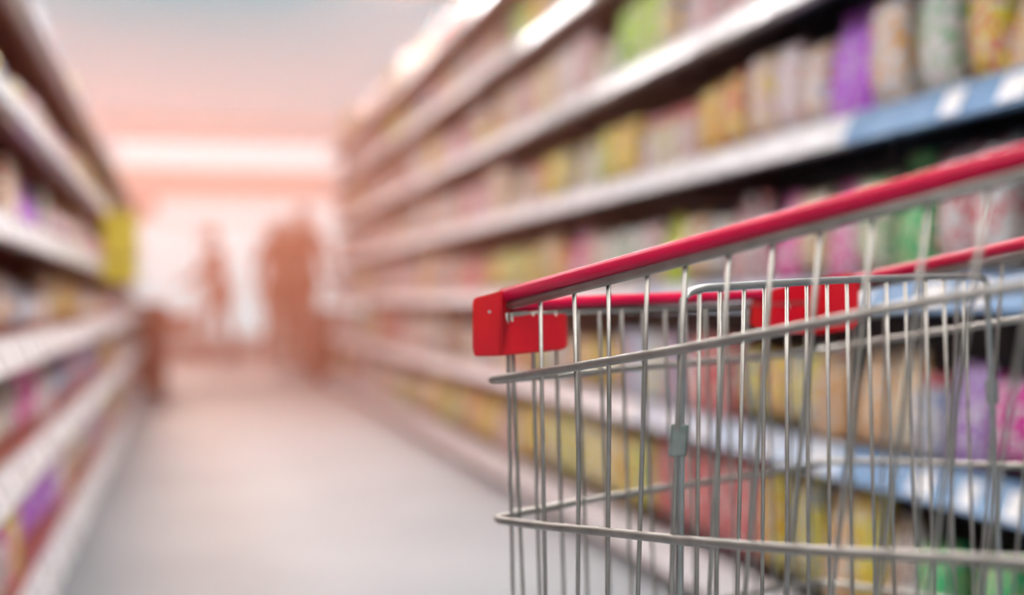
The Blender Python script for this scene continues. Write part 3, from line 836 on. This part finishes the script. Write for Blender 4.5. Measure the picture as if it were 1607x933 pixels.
def person(loc, yaw, height, label, shirt, trousers, pose, lean=0.0, long_hair=False):
    s = height / 1.75
    t = thing('person', label, 'person', loc)
    t.rotation_euler = (0, 0, yaw)
    # joints: x forward, y to the figure's left
    J = {'pel': (0, 0, .95), 'wst': (.01 + lean * .2, 0, 1.10), 'chs': (.01 + lean * .6, 0, 1.30), 'nck': (.0 + lean, 0, 1.47), 'nk2': (.02 + lean * 1.1, 0, 1.54)}
    hd = (.04 + lean * 1.3, 0, 1.635)
    for sd, nm in ((1, 'l'), (-1, 'r')):
        J['sh' + nm] = (lean * .9, .185 * sd, 1.42)
        st = .13 * sd if pose != 'stand' else .03 * sd
        J['hp' + nm] = (0, .095 * sd, .90)
        J['kn' + nm] = (st * .7 + .03, .10 * sd, .50)
        J['an' + nm] = (st * 1.3 - .02, .10 * sd, .09)
        if pose == 'push':
            J['el' + nm] = (.16 + lean, .23 * sd, 1.17); J['wr' + nm] = (.40 + lean, .19 * sd, 1.03)
        elif pose == 'walk':
            J['el' + nm] = (-.10 * sd + lean * .5, .25 * sd, 1.15); J['wr' + nm] = (.02 - .12 * sd, .27 * sd, .90)
        else:
            J['el' + nm] = (.0, .25 * sd, 1.15); J['wr' + nm] = (.06, .25 * sd, .90)
    V = {k: tuple(c * s for c in v) for k, v in J.items()}
    # continuous body
    keys = ['pel', 'wst', 'chs', 'nck', 'nk2', 'shl', 'ell', 'wrl', 'shr', 'elr', 'wrr', 'hpl', 'knl', 'anl', 'hpr', 'knr', 'anr']
    R = {'pel': (.13, .11), 'wst': (.12, .10), 'chs': (.14, .11), 'nck': .07, 'nk2': .055, 'shl': .055, 'ell': .042, 'wrl': .028, 'shr': .055, 'elr': .042, 'wrr': .028,
         'hpl': .085, 'knl': .056, 'anl': .038, 'hpr': .085, 'knr': .056, 'anr': .038}
    E = [('pel', 'wst'), ('wst', 'chs'), ('chs', 'nck'), ('nck', 'nk2'), ('nck', 'shl'), ('shl', 'ell'), ('ell', 'wrl'), ('nck', 'shr'), ('shr', 'elr'), ('elr', 'wrr'),
         ('pel', 'hpl'), ('hpl', 'knl'), ('knl', 'anl'), ('pel', 'hpr'), ('hpr', 'knr'), ('knr', 'anr')]
    verts = [V[k] for k in keys]; rad = [tuple(x * s * .8 for x in R[k]) if isinstance(R[k], tuple) else R[k] * s * .85 for k in keys]
    edges = [(keys.index(a), keys.index(b)) for a, b in E]
    # hands: palm, four fingers and a thumb on each wrist
    for nm, sd in (('l', 1), ('r', -1)):
        w_ = Vector(V['wr' + nm]); d = (w_ - Vector(V['el' + nm])).normalized()
        side = Vector((0, 1, 0)) if pose == 'push' else Vector((1, 0, 0))
        wi = keys.index('wr' + nm)
        palm = w_ + d * .06 * s; verts.append(tuple(palm)); rad.append(.026 * s); pi_ = len(verts) - 1; edges.append((wi, pi_))
        for k, L in enumerate((.065, .075, .07, .055)):
            q = palm + d * .025 * s + side * (k - 1.5) * .019 * s
            curl = Vector((.01, 0, -.02)) if pose == 'push' else Vector((.0, -.012 * sd, 0))
            verts.append(tuple(q)); rad.append(.009 * s); a = len(verts) - 1; edges.append((pi_, a))
            verts.append(tuple(q + d * L * .55 * s + curl * .5 * s)); rad.append(.008 * s); edges.append((a, a + 1))
            verts.append(tuple(q + d * L * .9 * s + curl * 1.6 * s)); rad.append(.0065 * s); edges.append((a + 1, a + 2))
        q = w_ + d * .03 * s + side * .028 * s * (-sd if pose == 'push' else 1)
        verts.append(tuple(q)); rad.append(.011 * s); edges.append((wi, len(verts) - 1))
        verts.append(tuple(q + d * .04 * s + side * .012 * s * (-sd if pose == 'push' else 1))); rad.append(.009 * s); edges.append((len(verts) - 2, len(verts) - 1))
    body = skinned('body', verts, edges, rad, M['skin'], t, sub=1)
    bm = bmesh.new(); head_mesh(bm, tuple(c * s for c in hd), .098 * s, 0); meshobj('head', bm, M['skin'], t)
    # hair: a cap over the back and top of the skull
    bm = bmesh.new(); n = 18; rr = []
    for j in range(0, 9):
        v = math.pi * (.04 + .075 * j)
        row = []
        for k in range(n):
            a = 2 * math.pi * k / n
            vv = v if math.cos(a) < .35 else min(v, math.pi * .30)
            x = math.sin(vv) * math.cos(a) * 1.04; y = math.sin(vv) * math.sin(a) * .88; z = math.cos(vv) * 1.30
            if long_hair and j == 8 and math.cos(a) < .3: z -= .9
            row.append(bm.verts.new(((hd[0]) * s + x * .104 * s - .006, y * .104 * s, hd[2] * s + z * .100 * s)))
        rr.append(row)
    for a, b in zip(rr, rr[1:]):
        for k in range(n): bm.faces.new((a[k], b[k], b[(k + 1) % n], a[(k + 1) % n])).smooth = True
    bm.faces.new(rr[0]); bm.faces.new(rr[-1][::-1])
    meshobj('hair', bm, M['hair'], t)
    # jacket
    def sub_skin(name, ks, es, scale, m, fix={}):
        vs = [fix.get(k, V[k]) for k in ks]
        rd = [tuple(x * s * scale for x in R[k]) if isinstance(R[k], tuple) else R[k] * s * scale for k in ks]
        return skinned(name, vs, [(ks.index(a), ks.index(b)) for a, b in es], rd, m, t, sub=1)
    sub_skin('jacket', ['pel', 'wst', 'chs', 'nck', 'shl', 'ell', 'wrl', 'shr', 'elr', 'wrr'],
             [('pel', 'wst'), ('wst', 'chs'), ('chs', 'nck'), ('nck', 'shl'), ('shl', 'ell'), ('ell', 'wrl'), ('nck', 'shr'), ('shr', 'elr'), ('elr', 'wrr')], 1.22, shirt)
    sub_skin('trousers', ['pel', 'hpl', 'knl', 'anl', 'hpr', 'knr', 'anr'],
             [('pel', 'hpl'), ('hpl', 'knl'), ('knl', 'anl'), ('pel', 'hpr'), ('hpr', 'knr'), ('knr', 'anr')], 1.2, trousers)
    for nm in ('l', 'r'):
        a = Vector(V['an' + nm])
        bm = bmesh.new(); n = 14; rows = []
        for (zz, kx, ky) in ((0, 1, 1), (.02, 1.03, 1.03), (.05, .9, .9), (.085, .5, .72), (.11, .40, .62)):
            row = []
            for k in range(n):
                q = 2 * math.pi * k / n
                cx = .055 if zz < .06 else .0
                row.append(bm.verts.new((a.x + (cx + math.cos(q) * .135 * kx) * s, a.y + math.sin(q) * .05 * ky * s, zz * s)))
            rows.append(row)
        for x, y in zip(rows, rows[1:]):
            for k in range(n): bm.faces.new((x[k], x[(k + 1) % n], y[(k + 1) % n], y[k])).smooth = True
        bm.faces.new(rows[0][::-1]); bm.faces.new(rows[-1])
        meshobj('shoe', bm, M['shoe'], t)
    return t

pA = floor_at(346, 19.3)
toL = math.atan2(-RGT.y, -RGT.x)      # facing towards the left of the view
person(pA, toL + .05, 1.78, 'person in haze-tinted rust-red clothes pushing a low trolley beyond the racks', M['cloth_haze_rust'], M['cloth_haze_rust'], 'push', .06)
pB = floor_at(476, 16.6)
person(pB, math.radians(250), 1.88, 'tall person in a haze-tinted brick-red jacket walking up the aisle beyond the racks', M['cloth_haze_brick'], M['cloth_haze_rust'], 'walk')
pC = floor_at(434, 17.4)
person(pC, math.radians(285), 1.78, 'long-haired person in haze-tinted rust-red clothes beside the tall walker', M['cloth_haze_rust'], M['cloth_haze_brick'], 'stand', long_hair=True)

# trolley pushed by the person on the left
d = -RGT
ctr = pA + d * .80
t = thing('flat_trolley', 'haze-tinted maroon low trolley pushed by the person beyond the racks', 'trolley', ctr)
t.rotation_euler = (0, 0, math.atan2(d.y, d.x))
bm = bmesh.new()
n = 8
A = [bm.verts.new(v) for v in ((-.42, -.24, .34), (.40, -.20, .38), (.40, .20, .38), (-.42, .24, .34))]
B = [bm.verts.new(v) for v in ((-.48, -.28, .62), (.48, -.24, .60), (.48, .24, .60), (-.48, .28, .62))]
for k in range(4): bm.faces.new((A[k], A[(k + 1) % 4], B[(k + 1) % 4], B[k]))
bm.faces.new(A[::-1])
Ai = [bm.verts.new(v.co * .97 + Vector((0, 0, .03))) for v in A]; Bi = [bm.verts.new(Vector((v.co.x * .97, v.co.y * .96, v.co.z))) for v in B]
for k in range(4):
    bm.faces.new((Ai[k], Bi[k], Bi[(k + 1) % 4], Ai[(k + 1) % 4])); bm.faces.new((B[k], B[(k + 1) % 4], Bi[(k + 1) % 4], Bi[k]))
bm.faces.new(Ai)
meshobj('tub', bm, M['maroon'], t)
bm = bmesh.new(); add_tube(bm, smooth_path([(-.44, -.24, .55), (-.55, -.24, 1.0), (-.55, .24, 1.0), (-.44, .24, .55)], .05), .014, 10); meshobj('push_handle', bm, M['maroon'], t)
bm = bmesh.new()
for y in (-.2, .2): add_tube(bm, smooth_path([(-.36, y, .36), (-.36, y, .16), (.36, y, .16), (.36, y, .38)], .05), .012, 8)
meshobj('undercarriage', bm, M['wire_dark'], t)
for x in (-.34, .34):
    for y in (-.2, .2):
        bm = bmesh.new(); add_tube(bm, [(x, y - .015, .075), (x, y + .015, .075)], .075, 18); meshobj('wheel', bm, M['rubber'], t)

# ------------------------------------------------------------ haze volume added to imitate warm lens flare
hm = bpy.data.materials.new('flare_haze'); hm.use_nodes = True
nt = hm.node_tree
for nd in list(nt.nodes): nt.nodes.remove(nd)
out = nt.nodes.new('ShaderNodeOutputMaterial'); pv = nt.nodes.new('ShaderNodeVolumePrincipled')
pv.inputs['Color'].default_value = (1.0, 0.42, 0.28, 1)
pv.inputs['Density'].default_value = HAZE_DENSITY
pv.inputs['Anisotropy'].default_value = 0.75
nt.links.new(pv.outputs[0], out.inputs['Volume'])
bm = bmesh.new(); add_box(bm, -5.8, 6.8, 2.8, 26.9, 0.002, 2.99)
o = meshobj('flare_haze', bm, hm); o['kind'] = 'stuff'; o['label'] = 'added warm orange haze imitating lens flare at the far end of the aisle'; o['category'] = 'haze'
